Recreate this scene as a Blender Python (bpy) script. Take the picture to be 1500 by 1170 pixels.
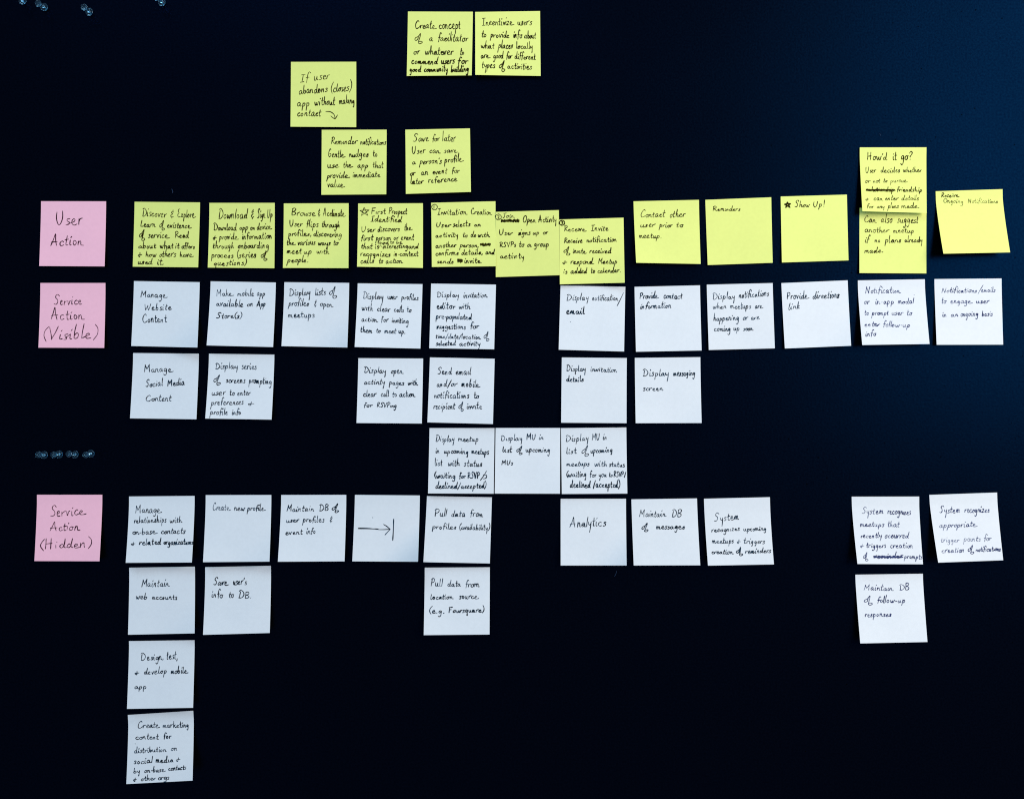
import bpy, math, random
import numpy as np
from mathutils import Vector, Matrix

random.seed(11)
sc = bpy.context.scene
for o in list(bpy.data.objects):
    bpy.data.objects.remove(o, do_unlink=True)
col = sc.collection

# ------------------------------------------------------------------ camera
PX = 0.000797            # metres on the board per photograph pixel
D = 0.90                 # camera to board
CX, CY = 750.0, 585.0
cd = bpy.data.cameras.new("camera")
cam = bpy.data.objects.new("camera", cd)
col.objects.link(cam)
cam.location = (0, -D, 0)
cam.rotation_euler = (math.radians(90), 0, 0)
cd.sensor_width = 36
cd.lens = 36 * D / (1500 * PX)
cd.clip_start = 0.01
cd.clip_end = 50
sc.camera = cam

# ------------------------------------------------------------------ world and lamps
w = bpy.data.worlds.new("World")
sc.world = w
w.use_nodes = True
bg = w.node_tree.nodes['Background']
bg.inputs['Color'].default_value = (0.50, 0.80, 1.12, 1)
bg.inputs['Strength'].default_value = 0.34

ld = bpy.data.lights.new("window_light", 'AREA')
ld.shape = 'RECTANGLE'
ld.size = 1.5
ld.size_y = 1.9
ld.energy = 87
ld.color = (1.0, 0.86, 0.74)
lo = bpy.data.objects.new("window_light", ld)
col.objects.link(lo)
lo.location = (1.98, -1.65, 0.86)
lo.rotation_euler = (Vector((0.35, 0, 0.05)) - Vector(lo.location)).to_track_quat('-Z', 'Y').to_euler()

ld = bpy.data.lights.new("fill_light", 'AREA')  # invented cool fill from above, brightens the notes without lighting up the board
ld.shape = 'RECTANGLE'
ld.size = 2.0
ld.size_y = 1.0
ld.energy = 35
ld.color = (0.60, 0.84, 1.0)
lo = bpy.data.objects.new("fill_light", ld)
col.objects.link(lo)
lo.location = (-0.9, -1.7, 2.5)
lo.rotation_euler = (Vector((-0.2, 0, 0.0)) - Vector(lo.location)).to_track_quat('-Z', 'Y').to_euler()

sc.view_settings.view_transform = 'Standard'
sc.view_settings.look = 'None'
sc.view_settings.exposure = 0
sc.view_settings.gamma = 1
sc.cycles.filter_width = 1.1
sc.render.resolution_x = 1024
sc.render.resolution_y = 798

# ------------------------------------------------------------------ materials
def new_mat(name):
    m = bpy.data.materials.new(name)
    m.use_nodes = True
    nt = m.node_tree
    return m, nt, nt.nodes['Principled BSDF']

def coords(nt, scale):
    tc = nt.nodes.new('ShaderNodeTexCoord')
    mp = nt.nodes.new('ShaderNodeMapping')
    mp.inputs['Scale'].default_value = scale
    nt.links.new(tc.outputs['Object'], mp.inputs['Vector'])
    return mp

def noise(nt, vec, scale, detail=3, rough=0.5):
    n = nt.nodes.new('ShaderNodeTexNoise')
    n.inputs['Scale'].default_value = scale
    n.inputs['Detail'].default_value = detail
    n.inputs['Roughness'].default_value = rough
    nt.links.new(vec.outputs['Vector'], n.inputs['Vector'])
    return n

def ramp(nt, fac, c0, c1, p0=0.3, p1=0.7):
    r = nt.nodes.new('ShaderNodeValToRGB')
    r.color_ramp.elements[0].position = p0
    r.color_ramp.elements[1].position = p1
    r.color_ramp.elements[0].color = (*c0, 1)
    r.color_ramp.elements[1].color = (*c1, 1)
    nt.links.new(fac, r.inputs['Fac'])
    return r

def board_material():
    m, nt, b = new_mat("board_surface")
    v = coords(nt, (1, 1, 1))
    fine = noise(nt, v, 420, 2, 0.6)
    broad = noise(nt, v, 7, 4, 0.6)
    r = ramp(nt, fine.outputs['Fac'], (0.0006, 0.0006, 0.0003), (0.0009, 0.0009, 0.0006), 0.3, 0.7)
    nt.links.new(r.outputs['Color'], b.inputs['Base Color'])
    b.inputs['Specular IOR Level'].default_value = 0.0
    b.inputs['Roughness'].default_value = 1.0
    gl = nt.nodes.new('ShaderNodeBsdfGlossy')
    tint = ramp(nt, fine.outputs['Fac'], (0.00002, 0.0017, 0.0080), (0.00005, 0.0033, 0.0125), 0.3, 0.7)
    nt.links.new(tint.outputs['Color'], gl.inputs['Color'])
    mr = nt.nodes.new('ShaderNodeMapRange')
    mr.inputs['From Min'].default_value = 0.3
    mr.inputs['From Max'].default_value = 0.7
    mr.inputs['To Min'].default_value = 0.33
    mr.inputs['To Max'].default_value = 0.37
    nt.links.new(broad.outputs['Fac'], mr.inputs['Value'])
    nt.links.new(mr.outputs['Result'], gl.inputs['Roughness'])
    ad = nt.nodes.new('ShaderNodeAddShader')
    nt.links.new(b.outputs[0], ad.inputs[0])
    nt.links.new(gl.outputs[0], ad.inputs[1])
    nt.links.new(ad.outputs[0], nt.nodes['Material Output'].inputs['Surface'])
    bp = nt.nodes.new('ShaderNodeBump')
    bp.inputs['Strength'].default_value = 0.25
    bp.inputs['Distance'].default_value = 0.0004
    nt.links.new(fine.outputs['Fac'], bp.inputs['Height'])
    nt.links.new(bp.outputs['Normal'], gl.inputs['Normal'])
    return m

def paper_material(name, c):
    m, nt, b = new_mat(name)
    v = coords(nt, (1, 1, 1))
    oi = nt.nodes.new('ShaderNodeObjectInfo')
    n = noise(nt, v, 240, 3, 0.6)
    big = noise(nt, v, 22, 2, 0.5)
    c0 = tuple(x * 0.975 for x in c)
    c1 = tuple(min(1, x * 1.02) for x in c)
    r = ramp(nt, n.outputs['Fac'], c0, c1, 0.25, 0.75)
    r2 = ramp(nt, big.outputs['Fac'], (0.965, 0.97, 0.98), (1, 1, 1), 0.3, 0.7)
    mx = nt.nodes.new('ShaderNodeMix')
    mx.data_type = 'RGBA'
    mx.blend_type = 'MULTIPLY'
    mx.inputs[0].default_value = 1
    nt.links.new(r.outputs['Color'], mx.inputs[6])
    nt.links.new(r2.outputs['Color'], mx.inputs[7])
    hsv = nt.nodes.new('ShaderNodeHueSaturation')
    mr = nt.nodes.new('ShaderNodeMapRange')
    mr.inputs['To Min'].default_value = 0.975
    mr.inputs['To Max'].default_value = 1.02
    nt.links.new(oi.outputs['Random'], mr.inputs['Value'])
    nt.links.new(mr.outputs['Result'], hsv.inputs['Value'])
    nt.links.new(mx.outputs[2], hsv.inputs['Color'])
    nt.links.new(hsv.outputs['Color'], b.inputs['Base Color'])
    b.inputs['Roughness'].default_value = 0.85
    b.inputs['Specular IOR Level'].default_value = 0.15
    bp = nt.nodes.new('ShaderNodeBump')
    bp.inputs['Strength'].default_value = 0.05
    bp.inputs['Distance'].default_value = 0.0002
    nt.links.new(n.outputs['Fac'], bp.inputs['Height'])
    nt.links.new(bp.outputs['Normal'], b.inputs['Normal'])
    return m

def ink_material(name, thin, thick):
    """gel-pen ink: a thin film shows a tint, a thick one is nearly black"""
    m, nt, b = new_mat(name)
    b.inputs['Roughness'].default_value = 0.8
    b.inputs['Specular IOR Level'].default_value = 0.03
    at = nt.nodes.new('ShaderNodeAttribute')
    at.attribute_name = 'coverage'
    v = coords(nt, (1, 1, 1))
    n = noise(nt, v, 420, 2, 0.5)
    ma = nt.nodes.new('ShaderNodeMapRange')
    ma.inputs['From Min'].default_value = 0.3
    ma.inputs['From Max'].default_value = 0.7
    ma.inputs['To Min'].default_value = 0.84
    ma.inputs['To Max'].default_value = 1.14
    nt.links.new(n.outputs['Fac'], ma.inputs['Value'])
    mu = nt.nodes.new('ShaderNodeMath')
    mu.operation = 'MULTIPLY'
    mu.use_clamp = True
    nt.links.new(at.outputs['Fac'], mu.inputs[0])
    nt.links.new(ma.outputs['Result'], mu.inputs[1])
    r = ramp(nt, mu.outputs['Value'], thin, thick, 0.40, 0.86)
    nt.links.new(r.outputs['Color'], b.inputs['Base Color'])
    al = nt.nodes.new('ShaderNodeMapRange')
    al.inputs['From Max'].default_value = 0.72
    nt.links.new(mu.outputs['Value'], al.inputs['Value'])
    nt.links.new(al.outputs['Result'], b.inputs['Alpha'])
    return m

MAT = {
    'board': board_material(),
    'yellow': paper_material('yellow_paper', (0.75, 0.835, 0.245)),
    'pale blue': paper_material('pale_blue_paper', (0.705, 0.765, 0.825)),
    'pink': paper_material('pink_paper', (0.96, 0.53, 0.66)),
}
INK = {
    'yellow': ink_material('black_ink_on_yellow', (0.085, 0.078, 0.003), (0.010, 0.007, 0.001)),
    'pale blue': ink_material('black_ink_on_blue', (0.022, 0.078, 0.15), (0.003, 0.011, 0.022)),
    'pink': ink_material('black_ink_on_pink', (0.10, 0.012, 0.042), (0.022, 0.002, 0.009)),
    'violet': ink_material('glare_blued_ink', (0.060, 0.090, 0.240), (0.012, 0.018, 0.080)),  # same pen, with glare and blur on right-hand notes put into the colour
}
m, nt, b = new_mat('clear_plastic')
b.inputs['Base Color'].default_value = (0.36, 0.76, 1.0, 1)
b.inputs['Roughness'].default_value = 0.03
b.inputs['IOR'].default_value = 1.5
b.inputs['Transmission Weight'].default_value = 1.0
b.inputs['Specular Tint'].default_value = (0.75, 0.9, 1, 1)
MAT['plastic'] = m
m, nt, b = new_mat('pin_steel')
b.inputs['Base Color'].default_value = (0.6, 0.6, 0.62, 1)
b.inputs['Metallic'].default_value = 1
b.inputs['Roughness'].default_value = 0.25
MAT['steel'] = m
m, nt, b = new_mat('hole_shadow')
b.inputs['Base Color'].default_value = (0.0006, 0.0006, 0.0008, 1)
b.inputs['Roughness'].default_value = 1
b.inputs['Specular IOR Level'].default_value = 0
MAT['hole'] = m
m, nt, b = new_mat('lint')
b.inputs['Base Color'].default_value = (0.02, 0.06, 0.16, 1)
MAT['lint'] = m

# ------------------------------------------------------------------ helpers
def link(name, verts, faces, mat, parent=None, smooth=False):
    me = bpy.data.meshes.new(name)
    me.from_pydata([tuple(map(float, p)) for p in verts], [], faces)
    me.materials.append(mat)
    if smooth:
        me.polygons.foreach_set('use_smooth', [True] * len(me.polygons))
    me.update()
    o = bpy.data.objects.new(name, me)
    col.objects.link(o)
    if parent is not None:
        o.parent = parent
    return o

def unproject(px, py, h):
    """board-plane reading (photo pixel) -> world point h metres in front of the board"""
    k = (D - h) / D
    return np.array([(px - CX) * PX * k, -h, (CY - py) * PX * k])

def project(p):
    k = D / (D + p[1])
    return np.array([p[0] * k / PX + CX, CY - p[2] * k / PX])

# ------------------------------------------------------------------ the board
def box(x0, x1, y0, y1, z0, z1, bev):
    v = []
    for (y, i) in ((y0, bev), (y0 + bev, 0), (y1, 0)):
        v += [(x0 + i, y, z0 + i), (x1 - i, y, z0 + i), (x1 - i, y, z1 - i), (x0 + i, y, z1 - i)]
    f = [(0, 1, 2, 3), (8, 11, 10, 9)]
    for r in (0, 4):
        for i in range(4):
            j = (i + 1) % 4
            f.append((r + i, r + 4 + i, r + 4 + j, r + j))
    return v, f
v, f = box(-1.25, 1.25, 0.0, 0.012, -0.95, 0.95, 0.0015)
board = link('board', v, f, MAT['board'])
board['label'] = 'matt black and navy display board behind all the sticky notes'
board['category'] = 'board'

holes = [(1194,20),(1225,26),(1308,34),(1345,39),(1429,15),(1408,17),(1468,27),(1465,56),(1290,102),(1350,101),(1297,170),
         (1312,205),(1201,196),(1363,207),(1371,201),(1425,208),(1486,212),(1409,168),(1428,159),(1106,245),(1130,213),
         (1204,561),(1292,554),(1318,552),(1232,587),(1363,609),(1383,565),(1414,563),(1411,521),(1498,521),(1183,658),
         (1199,670),(1155,643),(1378,669),(1402,701),(1404,708),(1366,703),(1182,709),(1488,642),(1492,639),(1482,619),
         (1247,722),(1487,377),(1211,700),(1296,649),(1481,720),(1247,400),(1424,318),(784,618),(796,598),(1005,665),
         (965,683),(1040,712),(1137,758),(1483,940),(1450,905),(1240,1002),(1180,1100),(1085,900)]
hv, hf = [], []
rh = random.Random(4)
for (x, y) in holes:
    c = unproject(x, y, 0.00008)
    r = rh.uniform(0.00045, 0.0008)
    n0 = len(hv)
    for i in range(8):
        a = -i * math.pi / 4
        hv.append((c[0] + r * math.cos(a), c[1], c[2] + r * rh.uniform(.8, 1.1) * math.sin(a)))
    hf.append(tuple(range(n0, n0 + 8)))
ho = link('pin_hole', hv, hf, MAT['hole'], board)
ho['kind'] = 'stuff'

# ------------------------------------------------------------------ handwriting glyphs (x-height 1, ascender about 2)
G = {
'a': (1.0, [[(.72,.82),(.45,1),(.12,.72),(.05,.3),(.25,.0),(.52,.2),(.72,.8),(.7,.25),(.84,.0),(1.0,.1)]]),
'b': (.9, [[(.2,2.15),(.12,1.1),(.1,.1),(.14,.5),(.4,.92),(.68,.72),(.62,.2),(.35,-.02),(.1,.12)]]),
'c': (.82, [[(.68,.8),(.45,1),(.14,.72),(.08,.3),(.35,0),(.8,.16)]]),
'd': (1.0, [[(.62,.72),(.36,.92),(.05,.5),(.18,.02),(.5,.18),(.74,1.0),(.86,2.15),(.74,1.0),(.7,.2),(.86,0),(1,.06)]]),
'e': (.86, [[(.1,.42),(.46,.52),(.6,.8),(.38,1),(.1,.62),(.16,.12),(.45,-.02),(.92,.16)]]),
'f': (.66, [[(.9,1.85),(.58,2.15),(.36,1.65),(.28,.6),(.22,-.3)], [(.02,.98),(.3,1.02),(.68,1.05)]]),
'g': (.92, [[(.7,.82),(.4,1),(.1,.6),(.2,.12),(.5,.22),(.72,.85),(.72,.1),(.62,-.8),(.3,-1.1),(.02,-.8)]]),
'h': (.88, [[(.18,2.15),(.12,1.0),(.1,0)], [(.1,.35),(.35,.92),(.6,.78),(.62,.12),(.86,.04)]]),
'i': (.4, [[(.12,1),(.1,.18),(.26,0),(.4,.08)], [(.18,1.5),(.3,1.72)]]),
'j': (.45, [[(.3,1),(.28,-.5),(.1,-1),(-.15,-.8)], [(.35,1.5),(.4,1.6)]]),
'k': (.82, [[(.18,2.15),(.1,0)], [(.66,.98),(.14,.46),(.36,.42),(.6,.05),(.84,.08)]]),
'l': (.42, [[(.2,2.15),(.12,.9),(.12,.18),(.28,0),(.42,.08)]]),
'm': (1.25, [[(.06,1),(.05,0)], [(.05,.4),(.28,.98),(.44,.7),(.45,.02)], [(.45,.45),(.7,.98),(.88,.7),(.92,.08),(1.22,.06)]]),
'n': (.88, [[(.06,1),(.05,0)], [(.05,.4),(.34,.98),(.56,.72),(.6,.1),(.86,.06)]]),
'o': (.8, [[(.42,.98),(.1,.72),(.08,.22),(.36,0),(.64,.26),(.62,.76),(.4,1.0),(.62,.92),(.84,.9)]]),
'p': (.88, [[(.16,1.05),(.1,0),(.0,-1.05)], [(.1,.4),(.36,.98),(.68,.8),(.64,.3),(.38,.02),(.12,.15)]]),
'q': (.9, [[(.66,.82),(.4,1),(.1,.6),(.2,.12),(.5,.22),(.7,.85),(.66,0),(.6,-1.0),(.75,-.7)]]),
'r': (.66, [[(.1,1),(.08,0),(.12,.55),(.34,.92),(.68,.98)]]),
's': (.68, [[(.62,.9),(.34,1.02),(.16,.78),(.46,.48),(.48,.12),(.2,-.04),(.0,.08)]]),
't': (.62, [[(.3,1.85),(.24,1.0),(.22,.2),(.38,0),(.6,.1)], [(-.02,1.12),(.3,1.16),(.62,1.22)]]),
'u': (.92, [[(.06,1),(.08,.28),(.32,0),(.56,.3),(.64,1),(.64,.15),(.8,0),(.94,.08)]]),
'v': (.74, [[(.04,1),(.16,.55),(.3,0),(.46,.6),(.6,.98),(.76,.92)]]),
'w': (1.12, [[(.02,1),(.1,.4),(.26,.0),(.42,.35),(.52,.85),(.56,.3),(.74,.0),(.92,.5),(1.0,1.02),(1.14,.95)]]),
'x': (.8, [[(.08,.98),(.3,.6),(.5,.15),(.76,.02)], [(.66,1),(.38,.5),(.04,0)]]),
'y': (.86, [[(.08,1),(.12,.5),(.34,.3),(.58,.5)], [(.68,1),(.64,.1),(.58,-.7),(.5,-1.25)]]),
'z': (.8, [[(.08,.94),(.36,.98),(.62,.94),(.36,.5),(.06,.04),(.4,.1),(.74,.04)]]),
'A': (1.5, [[(.05,0),(.4,1.1),(.68,2.15),(.86,1.1),(1.15,-.02)], [(.05,.62),(.55,.72),(1.25,.72)]]),
'B': (1.25, [[(.2,2.0),(.14,1),(.12,.0)], [(.05,1.85),(.5,2.15),(.98,1.85),(.8,1.35),(.3,1.08),(.85,.95),(1.08,.5),(.75,.08),(.15,.0)]]),
'C': (1.3, [[(1.05,1.75),(.8,2.12),(.35,1.65),(.12,.85),(.35,.12),(.8,.05),(1.25,.4)]]),
'D': (1.45, [[(.28,1.7),(.22,.9),(.2,.1)], [(-.02,1.85),(.4,2.1),(1.0,1.65),(1.28,.95),(.95,.25),(.5,-.02),(.05,.05)]]),
'E': (1.15, [[(1.0,1.95),(.5,2.0),(.25,1.5),(.6,1.15),(.25,.95),(.12,.4),(.45,.0),(1.1,.2)]]),
'F': (1.1, [[(.22,2.0),(.18,1),(.12,-.05)], [(.1,2.0),(.5,2.05),(1.05,2.1)], [(.15,1.1),(.5,1.12),(.85,1.18)]]),
'G': (1.3, [[(.95,1.75),(.6,2.05),(.2,1.3),(.15,.5),(.5,.02),(.95,.3),(.95,.85),(.5,.8)]]),
'H': (1.35, [[(.2,2.1),(.15,1),(.1,0)], [(1.0,2.1),(.95,1.0),(.92,0)], [(.1,1.0),(.5,1.05),(1.1,1.1)]]),
'I': (.95, [[(.45,1.95),(.42,1),(.38,.05)], [(.05,1.95),(.4,2.0),(.9,2.05)], [(.0,.0),(.4,.04),(.8,.08)]]),
'J': (1.0, [[(.65,1.9),(.6,.6),(.4,.0),(.05,.3)], [(.2,1.95),(.6,2.0),(1.0,2.05)]]),
'L': (1.1, [[(.35,2.0),(.2,1.1),(.15,.15),(.5,.1),(1.0,.12)]]),
'M': (1.6, [[(.1,0),(.18,1),(.25,1.95),(.25,1.95),(.5,1.35),(.72,.85),(.72,.85),(1.0,1.5),(1.25,2.1),(1.25,2.1),(1.27,1.0),(1.35,0)]]),
'N': (1.4, [[(.1,0),(.18,1),(.25,1.95),(.25,1.95),(.6,1.0),(1.0,.1),(1.0,.1),(1.05,1.0),(1.15,2.1)]]),
'O': (1.35, [[(.75,1.95),(.3,1.75),(.1,.95),(.3,.15),(.75,.02),(1.15,.6),(1.15,1.4),(.8,1.95),(.6,1.9)]]),
'P': (1.15, [[(.25,1.95),(.18,1),(.12,0)], [(0,1.8),(.45,2.12),(1.0,1.85),(.95,1.3),(.5,1.0),(.2,1.0)]]),
'R': (1.25, [[(.2,1.95),(.16,1),(.1,0)], [(0,1.85),(.45,2.12),(.9,1.8),(.75,1.3),(.25,1.05),(.25,1.05),(.7,.5),(1.2,.05)]]),
'S': (1.15, [[(1.1,1.75),(.8,2.12),(.4,1.95),(.32,1.5),(.7,1.05),(.8,.5),(.5,.05),(.0,.15)]]),
'U': (1.35, [[(.12,1.95),(.1,1.0),(.3,.1),(.7,.1),(1.0,1.0),(1.05,2.05)]]),
'V': (1.25, [[(.05,2.0),(.3,1.0),(.55,0),(.55,0),(.85,1.0),(1.15,2.15)]]),
'W': (1.7, [[(.05,2.0),(.2,1.0),(.4,.1),(.4,.1),(.65,.9),(.8,1.5),(.8,1.5),(.9,.8),(1.1,.1),(1.1,.1),(1.35,1.0),(1.5,2.05)]]),
'1': (.4, [[(.2,1.9),(.18,.1)]]),
'2': (.9, [[(.1,1.5),(.4,1.9),(.75,1.5),(.5,.8),(.1,.1),(.1,.1),(.5,.15),(.9,.1)]]),
'3': (.9, [[(.1,1.8),(.6,1.9),(.7,1.45),(.3,1.05),(.75,.8),(.7,.2),(.1,.1)]]),
'&': (.95, [[(.75,1.35),(.42,1.55),(.2,1.25),(.55,.95),(.15,.72),(.1,.3),(.4,.1),(.78,.3)], [(.52,1.95),(.5,1.6)], [(.42,.1),(.4,-.25)]]),
'+': (1.1, [[(.55,1.35),(.5,.7),(.48,.0),(.25,.0),(.02,.5),(.5,.62),(1.05,.65)]]),
'-': (.5, [[(.05,.6),(.45,.66)]]),
'.': (.35, [[(.1,.0),(.26,.14)]]),
',': (.32, [[(.2,.2),(.15,-.1),(.05,-.4)]]),
"'": (.25, [[(.15,2.0),(.1,1.6)]]),
'!': (.4, [[(.25,2.1),(.18,.6)], [(.15,.02),(.18,.1)]]),
'?': (.9, [[(.1,1.7),(.4,2.15),(.8,1.85),(.6,1.3),(.4,1.0),(.4,.7)], [(.38,.05),(.42,.15)]]),
'(': (.55, [[(.6,2.3),(.2,1.6),(.1,.7),(.5,-.35)]]),
')': (.6, [[(.1,2.35),(.5,1.6),(.5,.6),(.05,-.35)]]),
'/': (.75, [[(.8,2.1),(.4,.8),(.02,-.5)]]),
# the writer's 'of': a small o whose f drops into a loop on the right
'\x01': (1.9, [[(.55,1.15),(.12,.85),(.05,.3),(.35,.05),(.7,.5),(.8,1.2),(.55,1.15),(.85,1.5),(1.2,2.3),(1.15,1.4),(.95,.0),(.95,-.75),(1.4,-.95),(1.8,-.55),(1.6,-.25),(1.05,-.2)]]),
}

ALT = {
'e': (.78, [[(.12,.5),(.5,.62),(.46,.95),(.14,.85),(.08,.3),(.3,.0),(.74,.06)]]),
'n': (.85, [[(.04,1),(.05,0)], [(.05,.4),(.3,.95),(.46,.9),(.52,.4),(.56,.0)]]),
'm': (1.25, [[(.04,.95),(.06,.05),(.24,.9),(.38,.85),(.43,.05),(.62,.9),(.76,.85),(.84,.05),(1.1,.08)]]),
'a': (.95, [[(.66,.75),(.3,.9),(.06,.45),(.25,.02),(.55,.3),(.64,.8),(.66,.15),(.98,.08)]]),
'r': (.7, [[(.06,.95),(.1,.02)], [(.1,.5),(.3,.85),(.72,1.12)]]),
's': (.62, [[(.6,.98),(.2,.92),(.22,.6),(.48,.42),(.42,.02),(.04,.02)]]),
't': (.66, [[(.34,1.7),(.26,.7),(.26,.08),(.6,.06)], [(.0,1.0),(.66,1.2)]]),
'o': (.78, [[(.5,.85),(.2,.95),(.06,.4),(.32,.0),(.6,.45),(.42,.92)]]),
'u': (.9, [[(.04,.9),(.1,.1),(.4,.1),(.6,.9),(.64,.1),(.9,.1)]]),
'g': (.9, [[(.66,.8),(.3,.95),(.08,.5),(.3,.1),(.62,.75),(.62,-.1),(.5,-.95),(.2,-.8)]]),
'l': (.36, [[(.24,2.2),(.14,1.0),(.12,.02)]]),
'i': (.36, [[(.1,.95),(.1,.05)], [(.2,1.5),(.26,1.62)]]),
}
TAIL = {
'e': (1.3, [[(.1,.42),(.46,.52),(.56,.8),(.3,.98),(.08,.6),(.16,.1),(.5,-.04),(.95,.02),(1.35,.14)]]),
'n': (1.1, [[(.06,.95),(.05,0)], [(.05,.45),(.32,.95),(.52,.72),(.6,.08),(1.15,.0)]]),
'h': (1.0, [[(.2,2.2),(.12,1.0),(.1,0)], [(.1,.4),(.35,.9),(.56,.7),(.62,.1),(1.0,.0)]]),
}

def catmull(P, seg=4):
    if len(P) < 3:
        a, b_ = np.array(P[0]), np.array(P[-1])
        return [a + (b_ - a) * t for t in np.linspace(0, 1, 4)]
    P = [np.array(p, float) for p in P]
    out = []
    n = len(P)
    for i in range(n - 1):
        p0, p1, p2, p3 = P[max(i - 1, 0)], P[i], P[i + 1], P[min(i + 2, n - 1)]
        if np.allclose(p1, p2):
            continue
        if np.allclose(p0, p1):
            p0 = p1 - (p2 - p1) * .5
        if np.allclose(p2, p3):
            p3 = p2 + (p2 - p1) * .5
        for s in range(seg):
            t = s / seg
            out.append(.5 * ((2 * p1) + (-p0 + p2) * t + (2 * p0 - 5 * p1 + 4 * p2 - p3) * t * t + (-p0 + 3 * p1 - 3 * p2 + p3) * t ** 3))
    out.append(P[-1])
    return out

def write_word(text, rnd):
    """strokes of one word with its natural width, units of x-height"""
    if text == 'of':
        text = '\x01'
    x = 0.0
    S = []
    sl = rnd.uniform(.0, .15)
    big = rnd.uniform(.9, 1.1)
    tilt = rnd.uniform(-.03, .03)
    wob = rnd.uniform(0, 6)
    for k, ch in enumerate(text):
        adv, st = G[ch]
        last_one = k == len(text) - 1 and len(text) > 2
        if last_one and ch in TAIL and rnd.random() < .75:
            adv, st = TAIL[ch]
        elif ch in ALT and rnd.random() < .25:
            adv, st = ALT[ch]
        if ch == 'i' and k and rnd.random() < .15:
            st = st[:1]
        sx = rnd.uniform(.9, 1.12)
        sy = rnd.uniform(.86, 1.1) * big * (1.06 if ch.isupper() or ch in '()/\x01' else .99)
        tall = rnd.uniform(1.1, 1.36) if ch.islower() else rnd.uniform(1.0, 1.12)
        deep = rnd.uniform(1.0, 1.3)
        dy = rnd.uniform(-.06, .06) + .05 * math.sin(wob + k * 1.1)
        for s in st:
            pts = []
            for px, py in s:
                yy = py if py < 1.1 else 1.1 + (py - 1.1) * tall
                if yy < -.3 and ch in 'gpqy':
                    yy *= deep
                yy = (yy + rnd.uniform(-.045, .045)) * sy + dy
                xx = (px + rnd.uniform(-.04, .04)) * sx + x
                pts.append((xx + sl * yy, yy + tilt * xx))
            q = catmull(pts)
            if S and len(s) > 3 and s is st[0] and ch.islower():
                # now and then the pen stays down between letters
                last = S[-1]
                if rnd.random() < .5 and abs(last[-1][1]) < .4 and abs(last[-1][0] - q[0][0]) < 1.0 and q[0][1] < 1.25:
                    q = [last[-1] + (q[0] - last[-1]) * t for t in (.2, .4, .6, .8)] + q
            S.append(q)
        x += adv * sx + rnd.uniform(.06, .26)
    return S, max(x - .1, .3)

# ------------------------------------------------------------------ sticky notes
NG = 22
LINEW = 0.00096

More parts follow.
